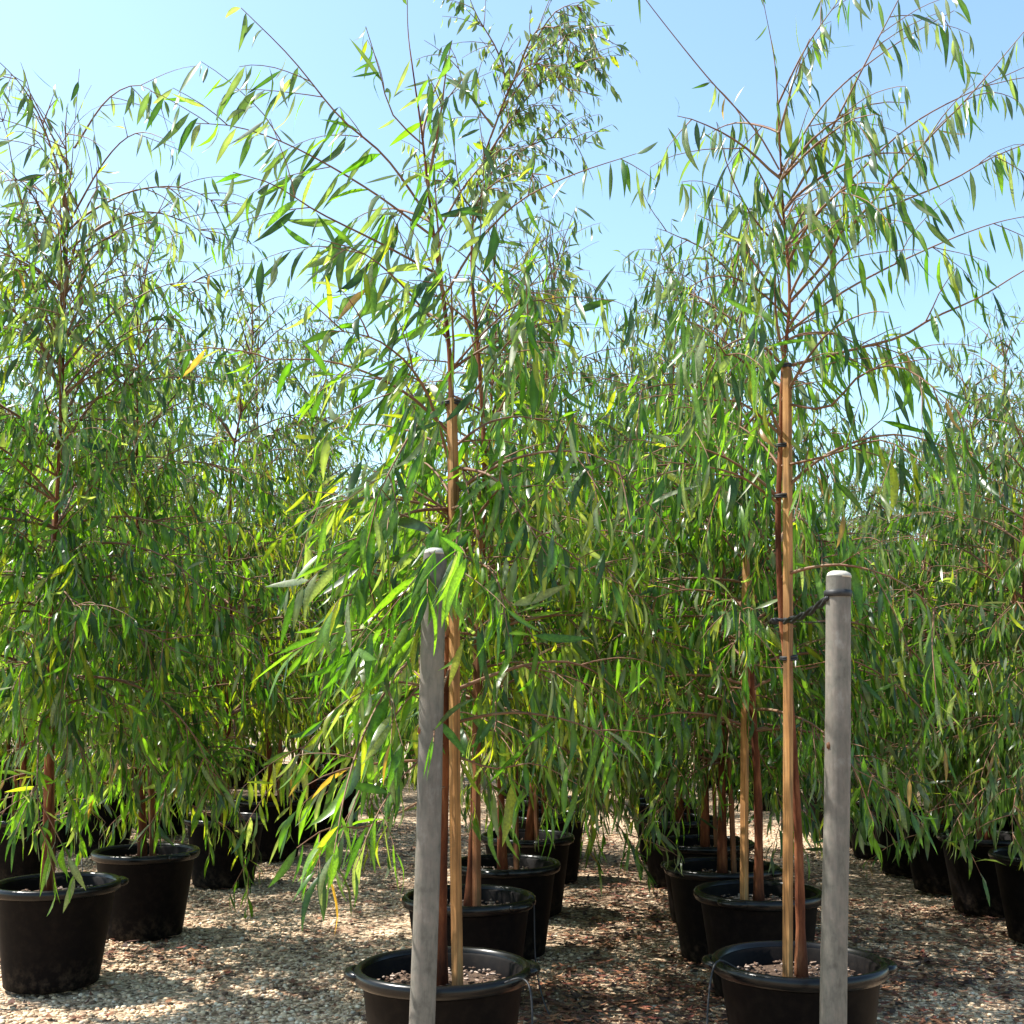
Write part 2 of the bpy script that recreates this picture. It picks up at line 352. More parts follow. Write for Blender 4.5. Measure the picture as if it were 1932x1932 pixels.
SH = {r: [leaf_shape(i, r) for i in range(NSHAPE)] for r in (True, False)}
def leaves_mesh(name, L, rich):
    """L: list of leaves (base, 3x3 rotation, length, halfwidth, shape, tint) -> one mesh"""
    VV, FF, CC = [], [], []; n = 0
    for s in range(NSHAPE):
        G = [l for l in L if l[4] == s]
        if not G: continue
        C, S, F, tone = SH[rich][s]; k = len(G)
        B = np.array([l[0] for l in G]); R = np.array([l[1] for l in G]); ln = np.array([l[2] for l in G]); hw = np.array([l[3] for l in G]); tc = np.array([l[5] for l in G])
        P = C[None] * ln[:, None, None] + S[None] * hw[:, None, None]
        P = np.einsum('kij,kvj->kvi', R, P) + B[:, None]
        VV.append(P.reshape(-1, 3)); FF.append((F[None] + len(C) * np.arange(k)[:, None, None]).reshape(-1, 3) + n); CC.append((tc[:, None, :] * tone[None, :, None]).reshape(-1, 3)); n += k * len(C)
    return mesh_np(name, np.concatenate(VV), np.concatenate(FF), M['leaf'], True, np.concatenate(CC))
TINTS = {
 'green': [((0.04, 0.10, 0.012), 4), ((0.08, 0.155, 0.018), 4.5), ((0.02, 0.05, 0.012), 3), ((0.13, 0.16, 0.09), 2.4), ((0.17, 0.19, 0.025), 0.9), ((0.22, 0.13, 0.05), 0.1)],
 'yellow': [((0.07, 0.125, 0.015), 3), ((0.13, 0.175, 0.02), 3.5), ((0.21, 0.22, 0.025), 2.2), ((0.03, 0.07, 0.015), 2.2), ((0.15, 0.17, 0.10), 1.0), ((0.24, 0.16, 0.05), 0.1)],
 'grey': [((0.065, 0.13, 0.025), 5), ((0.13, 0.165, 0.09), 3), ((0.028, 0.062, 0.018), 3.2), ((0.17, 0.19, 0.04), 1.0), ((0.22, 0.13, 0.06), 0.1)],
}
LEAFLIB = {}
def leaf_lib(shape, tint, aspect):
    key = (shape, tint, aspect)
    if key not in LEAFLIB:
        C, S, F, tone = SH[True][shape]
        LEAFLIB[key] = mesh_np('leaf', C + S * aspect, F, M['leaf'], True, np.array(tint)[None] * tone[:, None])
    return LEAFLIB[key]

def unit(v): return v / (np.linalg.norm(v) + 1e-12)
DOWN = np.array([0, 0, -1.0])
class Tree:
    def __init__(s, seed, trunk, r0, leaf=(0.10, 0.17), aspect=0.065, palette='green', wind=(0, 0, 0), space=0.034, thin=0.35):
        s.r = random.Random(seed); s.trunk = smooth_path(trunk, 5); s.r0 = r0; s.leaf = leaf; s.aspect = aspect
        s.pal = [t for t, _ in TINTS[palette]]; s.pw = [w for _, w in TINTS[palette]]; s.wind = np.array(wind, float); s.space = space
        s.branches = []; s.leaves = []; s.thin = thin
        seg = np.linalg.norm(np.diff(s.trunk, axis=0), axis=1); s.cum = np.concatenate([[0], np.cumsum(seg)])
    def trunk_at_z(s, z):
        i = int(np.argmin(np.abs(s.trunk[:, 2] - z))); return s.trunk[i]
    def trunk_mesh(s):
        t = s.cum / s.cum[-1]; R = s.r0 * np.maximum(0.07, (1 - t) ** 1.05)
        R[0] *= 1.45; R[1] *= 1.2; r = np.random.RandomState(s.r.randint(0, 9999)); R = R * (1 + 0.16 * (r.rand(len(R)) - .5))
        mb = MB(); mb.add(*tube(s.trunk, R, 9)); return mb.mesh('trunk', M['bark'])
    def put_leaf(s, p, d, k, scale=1.0):
        r = s.r; hi = min(1.0, max(0.0, (p[2] - 2.0) / 1.2))
        if r.random() < s.thin * hi: return
        side = unit(np.cross(d, np.array([r.gauss(0, 1), r.gauss(0, 1), r.gauss(0, 1)])))
        v = unit(d * r.uniform(0.1, 0.7) + side * r.uniform(0.1, 0.8) + DOWN * r.uniform(0.5, 1.8) + s.wind)
        if r.random() < 0.09: v = unit(d * 0.6 + side + np.array([0, 0, r.uniform(-.3, .5)]))
        dn = DOWN - v * v.dot(DOWN)
        if r.random() < 0.6 and np.linalg.norm(dn) > 0.15:
            yv = -unit(dn); a = r.gauss(0, 0.7)
        else:
            yv = unit(np.cross(v, np.array([r.gauss(0, 1), r.gauss(0, 1), r.gauss(0, .4)]))); a = r.uniform(0, 6.283)
        zv = np.cross(v, yv); yv, zv = yv * math.cos(a) + zv * math.sin(a), zv * math.cos(a) - yv * math.sin(a)
        R = np.stack([v, yv, zv], -1)
        ln = r.uniform(*s.leaf) * scale * (1 - 0.15 * hi)
        t = r.choices(s.pal, s.pw)[0]
        if r.random() < 0.8 * hi: t = r.choice(((0.10, 0.135, 0.085), (0.14, 0.165, 0.115), (0.06, 0.095, 0.05), (0.035, 0.06, 0.035)))   # silvery sky reflection near the top, put into the leaf tint
        s.leaves.append((p, R, ln, ln * s.aspect * r.choice((0.65, 0.85, 1.05, 1.3)), r.randrange(NSHAPE), t))
    def leaf_run(s, P, start, space=None, tipscale=0.7):
        space = space or s.space
        seg = np.linalg.norm(np.diff(P, axis=0), axis=1); cum = np.concatenate([[0], np.cumsum(seg)]); L = cum[-1]
        q = start * L
        while q < L:
            i = min(len(seg) - 1, int(np.searchsorted(cum, q) - 1 if q > 0 else 0)); f = (q - cum[i]) / (seg[i] + 1e-9)
            p = P[i] + (P[i + 1] - P[i]) * f; d = unit(P[i + 1] - P[i])
            s.put_leaf(p, d, 0, 1 - (1 - tipscale) * q / L)
            q += space * s.r.uniform(0.55, 1.5)
        s.put_leaf(P[-1], unit(P[-1] - P[-2]), 0, tipscale)
    def grow(s, p, d, L, droop, step=0.05):
        P = [p]; d = unit(d); n = max(3, int(L / step))
        for i in range(n):
            d = unit(d + DOWN * droop * step * (0.5 + 1.5 * i / n) + s.wind * step * 0.5 + np.array([s.r.gauss(0, .05), s.r.gauss(0, .05), s.r.gauss(0, .04)]))
            P.append(P[-1] + d * step)
        return np.array(P)
    def branch(s, P, twigs=4, r=0.005, start=0.3, leafy=1.0, twl=(0.15, 0.36), droop=1.6):
        mb = MB(); n = len(P); mb.add(*tube(P, np.linspace(r, 0.0012, n), 5, False))
        if leafy > 0: s.leaf_run(P, start, s.space / leafy * 1.2)
        for _ in range(twigs):
            i = s.r.randrange(int(n * max(0.15, start - .1)), n - 1); d = unit(P[min(i + 1, n - 1)] - P[i])
            sd = unit(np.cross(d, np.array([s.r.gauss(0, 1), s.r.gauss(0, 1), s.r.gauss(0, .6)])))
            Q = s.grow(P[i], d * 0.8 + sd * s.r.uniform(.5, 1), s.r.uniform(*twl), droop, 0.045)
            mb.add(*tube(Q, np.linspace(r * 0.42, 0.0009, len(Q)), 4, False)); s.leaf_run(Q, 0.18)
        s.branches.append(mb)
    def auto(s, z0, z1, n, len0, len1, el=(20, 55), droop=1.5, twigs=4, az=None, leafy=1.0):
        a = s.r.uniform(0, 6.283)
        for i in range(n):
            f = (i + s.r.random()) / n; z = z0 + (z1 - z0) * f; p = s.trunk_at_z(z)
            a += 2.4 + s.r.gauss(0, .4); aa = a if az is None else math.radians(s.r.uniform(*az))
            e = math.radians(s.r.uniform(*el)) + 0.35 * f
            L = (len0 + (len1 - len0) * f) * s.r.uniform(0.7, 1.25)
            d = np.array([math.cos(aa) * math.cos(e), math.sin(aa) * math.cos(e), math.sin(e)])
            s.branch(s.grow(p, d, L, droop), max(1, int(twigs * L / 0.6)), 0.0035 + 0.004 * L, 0.22, leafy)
    def top(s):
        k = int(len(s.trunk) * 0.72); s.leaf_run(s.trunk[k:], 0.0, 0.05)

def build_tree(name, T, base, label, group=None, pieces=0, cat='tree'):
    root = thing(name, base, label, cat, group)
    b = np.array(base)
    o = obj('trunk', T.trunk_mesh(), root); o.location = -b
    for mb in T.branches:
        o = obj('branch', mb.mesh('branch', M['twig']), root); o.location = -b
    L = T.leaves
    if pieces:
        B = np.array([l[0] + l[1][:, 0] * l[2] * 0.5 for l in L]); px, py, dep = project(B)
        sc_ = np.array([l[2] for l in L]) / dep ** 2.2
        sc_[(px < 0) | (px > W0) | (py < 0) | (py > W0)] = -1
        order = np.argsort(-sc_); pick = [int(i) for i in order[:pieces] if sc_[i] > 0]; ps = set(pick)
        for i in pick:
            p, R, ln, hw, sh, t = L[i]
            lo = bpy.data.objects.new('leaf', leaf_lib(sh, t, round(hw / ln, 3))); col.objects.link(lo); lo.parent = root
            m = Matrix.Identity(4)
            for a in range(3):
                for c in range(3): m[a][c] = R[a][c] * ln
                m[a][3] = p[a] - b[a]
            lo.matrix_local = m
        L = [l for i, l in enumerate(L) if i not in ps]
    o = obj('crown', leaves_mesh('crown', L, bool(pieces)), root); o.location = -b; o['kind'] = 'stuff'
    return root

# ------------------------------------------------------------------ pots
POT_D, POT_H = 0.50, 0.395
def make_pot_meshes():
    R, H = POT_D / 2, POT_H
    body = [(0.02, 0.004), (0.165, 0.0), (0.178, 0.006), (0.181, 0.03), (0.184, 0.045), (0.222, H - 0.055), (0.226, H - 0.048), (0.229, H - 0.03)]
    inner = [(0.226, H - 0.012), (0.215, H - 0.02), (0.205, H - 0.12), (0.198, H - 0.16)]
    m1 = MB(); m1.add(*lathe(body, 48)); m1.add(*lathe(inner, 48))
    rim = [(0.227, H - 0.036), (0.236, H - 0.040), (0.245, H - 0.034), (0.250, H - 0.022), (0.249, H - 0.008), (0.243, H - 0.001), (0.234, H), (0.226, H - 0.004), (0.222, H - 0.014)]
    m2 = MB(); m2.add(*lathe(rim, 56))
    m3 = MB()
    P = [(0.238 * math.cos(a), 0.238 * math.sin(a), H - 0.03) for a in np.linspace(-.24, .24, 9)]
    P = [((0.238 + 0.026 * math.sin(math.pi * i / 8) ** .6) * math.cos(a), (0.238 + 0.026 * math.sin(math.pi * i / 8) ** .6) * math.sin(a), H - 0.016) for i, a in enumerate(np.linspace(-.25, .25, 9))]
    m3.add(*tube(P, [0.010, .013, .014, .014, .014, .014, .014, .013, .010], 8))
    rsn = np.random.RandomState(3)
    m4 = MB(); V, F = [], []; n = 28; rings = [0, .04, .08, .12, .16, .208]
    V.append((0, 0, H - 0.05))
    for q in rings[1:]:
        for j in range(n):
            a = 2 * math.pi * j / n; V.append((q * math.cos(a), q * math.sin(a), H - 0.058 + rsn.uniform(-.008, .008) - (0.012 if q > .2 else 0)))
    for j in range(n): F.append((0, 1 + j, 1 + (j + 1) % n, 1 + (j + 1) % n))
    for i in range(len(rings) - 2):
        for j in range(n): F.append((1 + i * n + j, 1 + (i + 1) * n + j, 1 + (i + 1) * n + (j + 1) % n, 1 + i * n + (j + 1) % n))
    m4.add(V, F)
    ch = MB(); pal = [(0.13, 0.08, 0.055), (0.24, 0.17, 0.13), (0.06, 0.035, 0.022), (0.34, 0.26, 0.21), (0.09, 0.05, 0.032)]
    for _ in range(260):                                    # bark chips and pale grit in the mix
        q = 0.2 * math.sqrt(rsn.rand()); a = rsn.rand() * 6.283; s_ = np.array([rsn.uniform(.004, .014), rsn.uniform(.003, .007), rsn.uniform(.002, .004)])
        t = rsn.rand() * 6.283; X = IV * s_; X = np.stack([X[:, 0] * math.cos(t) - X[:, 1] * math.sin(t), X[:, 0] * math.sin(t) + X[:, 1] * math.cos(t), X[:, 2] + 0.3 * X[:, 0] * rsn.uniform(-1, 1)], -1)
        ch.add(X + np.array([q * math.cos(a), q * math.sin(a), H - 0.052 + rsn.uniform(-.004, .006)]), IF, pal[rsn.randint(5)])
    return m1.mesh('pot_wall', M['pot_wall']), m2.mesh('rim', M['pot']), m3.mesh('handle', M['pot']), m4.mesh('soil', M['soil']), ch.mesh('bark_chips', M['pebble'], False)
PM = make_pot_meshes()
def pot(loc, label, group=None, rz=0.0, scale=1.0, detail=True):
    r = thing('plant_pot', loc, label, 'pot', group, rz, scale)
    obj('pot_wall', PM[0], r); obj('rim', PM[1], r)
    if detail:
        obj('handle', PM[2], r); h = obj('handle', PM[2], r); h.rotation_euler = (0, 0, math.pi)
    so = obj('soil', PM[3], r)
    if detail: c = obj('bark_chips', PM[4], so); c['kind'] = 'stuff'
    return r
# ------------------------------------------------------------------ timber stakes
def stake_mesh(P, w=0.012, mat='stake'):
    P = np.asarray(P, float); mb = MB()
    pr = np.array([1.35, 1.0, 1.35, 1.0, 1.35, 1.0, 1.35, 1.0])
    V, F = tube(P, [w] * (len(P) - 1) + [w * 0.93], 8, True, pr); mb.add(V, F)
    return mb.mesh('wooden_stake', M[mat], False)
def stake(P, label, group=None, w=0.012, mat='stake'):
    P = smooth_path(P, 3) if len(P) > 2 else np.array(P, float); b = P[0].copy()
    o = obj('wooden_stake', stake_mesh(P - b, w, mat), None, b); return tag(o, label, 'stake', group)
FAR_STAKE = stake_mesh([(0, 0, 0), (0.004, 0.002, 0.8), (0, 0, 1.5)], 0.010, 'old_stake')
def tie(p, trunk_r, label, rx=0.024, ry=0.018, n=2, group='black ties binding trunks to stakes'):
    mb = MB(); a = np.linspace(0, 2 * math.pi, 19)
    for k in range(n):
        P = np.stack([rx * np.cos(a), ry * np.sin(a), 0.006 * k + 0.003 * np.sin(a + k)], -1); mb.add(*tube(P, 0.0042, 6, False))
    o = obj('tree_tie', mb.mesh('tree_tie', M['rubber']), None, p); return tag(o, label, 'tie', group)

# ------------------------------------------------------------------ near trees
def path(pix, d0, d1=None):
    n = len(pix); d1 = d0 if d1 is None else d1
    return np.array([at(x, y, d0 + (d1 - d0) * (i / (n - 1))) for i, (x, y) in enumerate(pix)])
def near(seed, pix, d, **kw):
    P = path(pix, d); P[0][2] = POT_H - 0.08
    return Tree(seed, P, **kw)
def resamp(P, step=0.05):
    P = smooth_path(P, 5); seg = np.linalg.norm(np.diff(P, axis=0), axis=1); cum = np.concatenate([[0], np.cumsum(seg)])
    q = np.linspace(0, cum[-1], max(4, int(cum[-1] / step))); return np.stack([np.interp(q, cum, P[:, i]) for i in range(3)], -1)

# the middle tree behind the leafy post
D = 3.45
C1 = near(21, [(828, 1838), (836, 1500), (846, 1200), (850, 1000), (850, 850), (850, 700), (836, 560), (815, 420), (797, 260), (780, 140), (770, 60), (768, -30), (767, -110)], D,
          r0=0.019, leaf=(0.12, 0.22), aspect=0.068, palette='green', wind=(-0.33, -0.05, 0), space=0.033, thin=0.1)
for pix, d1, tw, rr, st, lf in [
    ([(815, 420), (730, 300), (640, 220), (550, 110), (455, 15)], 3.1, 4, .0045, .15, 1.0),
    ([(822, 450), (700, 360), (560, 280), (450, 240), (360, 232)], 3.2, 4, .0045, .2, 1.0),
    ([(830, 520), (720, 460), (600, 400), (520, 350), (440, 325)], 2.95, 4, .0045, .2, 1.0),
    ([(845, 640), (760, 540), (690, 480), (600, 450)], 3.05, 4, .0045, .2, 1.2),
    ([(800, 275), (740, 215), (715, 130), (690, 50)], 3.25, 1, .003, .3, .7),
    ([(838, 560), (900, 460), (980, 380), (1080, 330), (1200, 290)], 3.5, 4, .0045, .2, .9),
    ([(848, 700), (930, 610), (1000, 565), (1090, 590)], 3.3, 4, .0045, .2, 1.0),
    ([(850, 960), (780, 965), (720, 1000), (680, 1080), (650, 1180)], 2.9, 5, .006, .2, 1.2),
    ([(848, 1060), (780, 1110), (720, 1150), (660, 1230)], 2.85, 5, .006, .15, 1.3),
    ([(845, 1200), (780, 1240), (730, 1300), (680, 1400), (650, 1500), (630, 1610)], 2.8, 4, .006, .2, 1.1),
    ([(850, 880), (930, 900), (990, 980), (1040, 1060)], 3.0, 5, .006, .2, 1.0),
    ([(848, 1040), (930, 1080), (960, 1200)], 2.9, 4, .005, .2, 1.0),
    ([(848, 1260), (838, 1290), (822, 1350), (818, 1400)], 2.72, 0, .004, .5, .8),
    ([(846, 1480), (760, 1530), (690, 1560), (620, 1562), (560, 1600)], 2.9, 1, .004, .4, .6),
    ([(848, 1420), (930, 1450), (1010, 1440), (1090, 1480)], 3.2, 3, .004, .3, .8),
    ([(850, 990), (830, 1010), (810, 1060), (806, 1120)], 2.68, 3, .005, .4, 1.6),
    ([(850, 960), (870, 960), (860, 1030), (850, 1100)], 2.72, 3, .005, .4, 1.4),
    ([(848, 760), (790, 800), (740, 880), (690, 990)], 2.9, 5, .005, .2, 1.3)]:
    C1.branch(resamp(path(pix, D, d1)), tw, rr, st, lf)
C1.auto(1.5, 2.9, 12, 0.5, 0.45, twigs=3)
C1.leaf = (0.10, 0.18); C1.auto(1.0, 2.0, 22, 0.6, 0.6, el=(0, 35), twigs=5)
C1.auto(1.1, 1.6, 6, 0.4, 0.4, el=(-5, 30), twigs=4, az=(170, 250))
C1.leaf = (0.12, 0.18); C1.wind = np.array([-0.08, 0, -0.5]); C1.branch(resamp(path([(844, 1245), (785, 1300), (720, 1390), (675, 1500), (640, 1590), (620, 1650)], 3.45, 3.0)), 1, .004, .5, .45, (0.1, 0.16), 2.5)
C1.branch(resamp(path([(840, 1400), (785, 1440), (740, 1490), (700, 1560), (670, 1640)], 3.45, 2.9)), 1, .004, .4, .5, (0.1, 0.16), 2.5)
for px, py in [(772, 60), (775, 110), (778, 170), (790, 230), (768, 10)]: C1.put_leaf(at(px, py, 3.45), np.array([.2, 0, -1.0]), 0)
C1.put_leaf(at(620, 1650, 3.0), np.array([-.2, 0, -1.0]), 0); C1.leaves[-1] = (*C1.leaves[-1][:2], .16, .011, 4, (0.26, 0.14, 0.05))
# the strapped tree by the capped post
D = 3.53
R1 = near(22, [(1512, 1845), (1507, 1600), (1499, 1450), (1489, 1300), (1474, 1150), (1468, 1000), (1472, 850), (1477, 700), (1490, 560), (1478, 400), (1470, 250), (1462, 120), (1440, 0), (1428, -90)], D,
          r0=0.015, leaf=(0.095, 0.20), aspect=0.058, palette='green', wind=(0.05, 0, -0.6), space=0.030, thin=0.05)
for pix, d1, tw, rr, st, lf in [
    ([(1480, 470), (1600, 345), (1720, 235), (1850, 165), (1970, 110)], 3.7, 5, .0045, .2, .9),
    ([(1488, 625), (1600, 545), (1750, 470), (1880, 420), (1990, 400)], 3.8, 5, .0045, .2, .9),
    ([(1470, 330), (1560, 190), (1680, 90), (1800, 20)], 3.7, 5, .004, .2, .9),
    ([(1490, 570), (1557, 495), (1588, 437), (1615, 416), (1732, 283), (1830, 180), (1932, 60)], 3.2, 6, .0055, .2, .8),
    ([(1588, 437), (1640, 405), (1786, 345), (1872, 297), (1980, 255)], 3.3, 4, .004, .2, .8),
    ([(1480, 692), (1560, 672), (1625, 655), (1700, 635), (1760, 600), (1850, 560), (1932, 510), (2010, 470)], 3.25, 5, .006, .25, .7),
    ([(1470, 320), (1425, 245), (1330, 140), (1215, -5), (1180, -60)], 3.5, 0, .003, .9, .3),
    ([(1478, 400), (1560, 260), (1640, 105), (1700, -10), (1730, -70)], 3.3, 4, .005, .25, .9),
    ([(1466, 200), (1520, 90), (1590, -10)], 3.45, 3, .004, .2, .9),
    ([(1482, 480), (1420, 410), (1375, 320), (1352, 230)], 3.3, 4, .004, .2, 1.0),
    ([(1488, 600), (1420, 540), (1350, 520), (1270, 560)], 3.2, 4, .004, .2, 1.0),
    ([(1476, 760), (1560, 770), (1620, 710), (1690, 690), (1760, 730), (1830, 800)], 3.1, 5, .005, .2, 1.0),
    ([(1472, 880), (1560, 860), (1660, 830), (1740, 870)], 3.1, 5, .005, .2, 1.0),
    ([(1472, 820), (1400, 760), (1330, 760), (1280, 820)], 3.3, 5, .005, .2, 1.0),
    ([(1470, 950), (1400, 900), (1330, 880), (1240, 870)], 3.15, 5, .005, .2, 1.0),
    ([(1478, 690), (1420, 640), (1360, 660), (1310, 730)], 3.1, 4, .005, .2, 1.0)]:
    R1.branch(resamp(path(pix, 3.42 if pix[0] == (1588, 437) else D, d1)), tw, rr, st, lf)
R1.auto(1.5, 2.6, 14, 0.6, 0.45, twigs=5, droop=2.0)
R1.auto(2.4, 3.0, 5, 0.5, 0.4, twigs=3, droop=2.0)
R1.auto(2.3, 3.0, 5, 0.5, 0.4, twigs=3, droop=1.8, az=(-50, 50))
R1.top()
# second tree of the middle row: leans right, small yellow-green leaves at the top
D = 4.56
C2 = near(23, [(885, 1705), (896, 1500), (906, 1200), (914, 900), (905, 700), (890, 500), (900, 350), (940, 220), (1000, 90), (1040, 0), (1060, -60)], D,
          r0=0.018, leaf=(0.055, 0.10), aspect=0.13, palette='yellow', space=0.02)
for pix, d1, tw in [([(900, 350), (960, 300), (1040, 260), (1120, 270)], 4.2, 9), ([(915, 300), (990, 190), (1060, 130), (1140, 130)], 4.3, 10), ([(940, 220), (1010, 120), (1080, 60), (1130, 70)], 4.2, 9),
                    ([(890, 450), (900, 380), (960, 330), (1020, 330)], 4.1, 8), ([(960, 180), (940, 100), (900, 30), (880, -20)], 4.4, 6), ([(930, 240), (880, 170), (860, 110), (850, 90)], 4.3, 3), ([(990, 110), (1050, 20), (1110, 10)], 4.4, 7),
                    ([(895, 400), (840, 330), (800, 290)], 4.3, 5), ([(905, 330), (960, 230), (1010, 200), (1060, 200)], 4.5, 9), ([(895, 420), (930, 300), (960, 280), (1000, 300)], 4.2, 9), ([(925, 260), (970, 150), (1020, 120), (1080, 180)], 4.1, 9), ([(970, 150), (1010, 60), (1060, 60), (1110, 130)], 4.15, 9)]:
    C2.branch(resamp(path(pix, D, d1 + .16), 0.04), int(tw * 2.2), .005, .1, 1.0, (0.1, 0.24), 2.2)
C2.leaf = (0.10, 0.16); C2.aspect = 0.065; C2.space = 0.036
C2.leaf = (0.11, 0.18); C2.aspect = 0.075; C2.auto(0.95, 1.9, 38, 0.75, 0.7, el=(0, 40), twigs=7); C2.auto(1.6, 2.7, 14, 0.65, 0.5, twigs=5)
# second tree of the right-hand row
D = 4.67
R2 = near(24, [(1432, 1735), (1430, 1500), (1418, 1300), (1408, 1100), (1400, 900), (1395, 700), (1385, 560), (1380, 470)], D, r0=0.019, leaf=(0.10, 0.17), palette='green', wind=(0, 0, -0.45))
R2.aspect = 0.075; R2.auto(0.95, 2.0, 42, 0.8, 0.7, el=(0, 40), twigs=7); R2.auto(2.0, 2.95, 18, 0.65, 0.35, twigs=5); R2.top()
# big tree at the left edge
D = 4.87
L1 = near(25, [(88, 1670), (92, 1400), (100, 1100), (112, 850), (122, 600), (130, 400), (140, 250), (150, 130)], D, r0=0.018, leaf=(0.10, 0.19), aspect=0.072, palette='green', wind=(-0.05, 0, -0.1), thin=0.6)
L1.auto(1.0, 2.0, 30, 0.85, 0.8, el=(-5, 35), twigs=7); L1.auto(2.0, 3.2, 38, 0.8, 0.7, el=(30, 60), twigs=7); L1.auto(1.0, 1.8, 16, 0.5, 0.5, el=(-10, 30), twigs=8, az=(200, 340)); L1.auto(1.5, 3.0, 18, 0.45, 0.4, el=(0, 40), twigs=7, az=(190, 350)); L1.top()
for pix, d1 in [([(130, 420), (200, 300), (260, 250), (330, 270)], 4.5), ([(120, 500), (220, 440), (300, 420), (360, 470)], 4.4), ([(140, 280), (200, 190), (260, 160), (310, 190)], 4.7), ([(135, 330), (80, 220), (40, 150), (0, 140)], 4.6), ([(122, 560), (40, 380), (10, 240), (-20, 200)], 4.5), ([(112, 760), (220, 650), (320, 620), (380, 680)], 4.6)]:
    L1.branch(resamp(path(pix, D, d1)), 5, .005, .2, 1.0)
# next tree in the left row
D = 5.78
L2 = near(26, [(270, 1610), (268, 1400), (264, 1150), (258, 900), (262, 700), (270, 520), (280, 400)], D, r0=0.018, leaf=(0.10, 0.18), aspect=0.072, palette='green', thin=0.55)
L2.auto(0.65, 1.7, 32, 0.8, 0.75, el=(-5, 30), twigs=6); L2.auto(1.7, 3.25, 32, 0.75, 0.4, twigs=6); L2.auto(0.75, 1.5, 14, 0.5, 0.5, el=(-10, 30), twigs=8, az=(200, 340)); L2.auto(1.3, 2.9, 14, 0.45, 0.4, el=(0, 40), twigs=6, az=(190, 350)); L2.top()

def base_of(px, py_rim, d):
    p = at(px, py_rim, d); return (float(p[0]), float(d), 0.0)
NEAR = [
 ('C1', C1, 836, 1812, 3.45, 'gum tree with long drooping leaves close behind the leaf-covered leaning post', 'large black pot right behind the leaf-covered leaning post, frontmost of the middle row'),
 ('R1', R1, 1507, 1825, 3.53, 'tall airy gum tree strapped to the post with the pale rounded top', 'large black pot right behind the pale-topped post'),
 ('C2', C2, 885, 1692, 4.56, 'gum tree whose top leans right with a dense clump of small yellow-green leaves', 'black pot second from the front in the middle row'),
 ('R2', R2, 1432, 1722, 4.67, 'gum tree second from the front behind the pale-topped post', 'black pot just behind the front pot in the row of the pale-topped post'),
 ('L1', L1, 108, 1655, 4.87, 'tall dense gum tree at the left edge with a thick red-brown stem', 'black pot at the lower left corner, frontmost of the left row'),
 ('L2', L2, 277, 1590, 5.78, 'dense gum tree second from the front in the left row', 'black pot second from the front in the left row, its shadow on bare gravel'),
]
rr = random.Random(4)
POT_AT = {}
for key, T, px, py, d, lt, lp in NEAR:
    b = base_of(px, py, d); POT_AT[key] = b
    pot(b, lp, 'black plant pots in rows', {'C1': 0.12, 'R1': -0.1}.get(key, rr.uniform(0, 6.28)))
    tb = T.trunk[0]
    build_tree('gum_tree', T, (float(tb[0]), float(tb[1]), float(tb[2])), lt, 'potted gum trees in rows', 300)

def stake_path(pix, d):
    P = path(pix, d); P[0][2] = POT_H - 0.09; return P
stake(stake_path([(864, 1842), (858, 1480), (857, 1000), (852, 752)], 3.42), 'orange timber stake in the frontmost pot of the middle row', 'timber stakes in the pots')
stake(stake_path([(1485, 1842), (1487, 1250), (1485, 694)], 3.51), 'orange timber stake beside the strapped trunk by the pale-topped post', 'timber stakes in the pots', 0.0112)
stake(stake_path([(900, 1700), (899, 1400), (905, 1000)], 4.52), 'thin timber stake in the second pot of the middle row', 'timber stakes in the pots', mat='old_stake')
stake(stake_path([(1404, 1730), (1405, 1400), (1408, 1000)], 4.64), 'timber stake left of the stem in the second pot behind the pale-topped post', 'timber stakes in the pots')
stake(stake_path([(98, 1672), (96, 1300), (104, 980)], 4.91), 'red-brown timber stake hard against the stem at the left edge', 'timber stakes in the pots', 0.012, 'old_stake')
stake(stake_path([(290, 1612), (280, 1300), (262, 1000)], 5.8), 'timber stake in the second pot of the left row', 'timber stakes in the pots', mat='old_stake')
for px, py, d, lab in [(1477, 692, 3.52, 'black tie at the very top of the stake by the pale-topped post'), (1478, 842, 3.52, 'black tie second from the top of the stake by the pale-topped post'),
                       (1478, 937, 3.52, 'black tie a little above the strap level on the stake by the pale-topped post'), (1488, 1243, 3.52, 'black tie below the strap on the stake by the pale-topped post')]:
    tie(at(px, py, d), .01, lab)
tie(at(851, 762, 3.435), .01, 'black tie at the top of the middle tree stake', 0.026, 0.022)

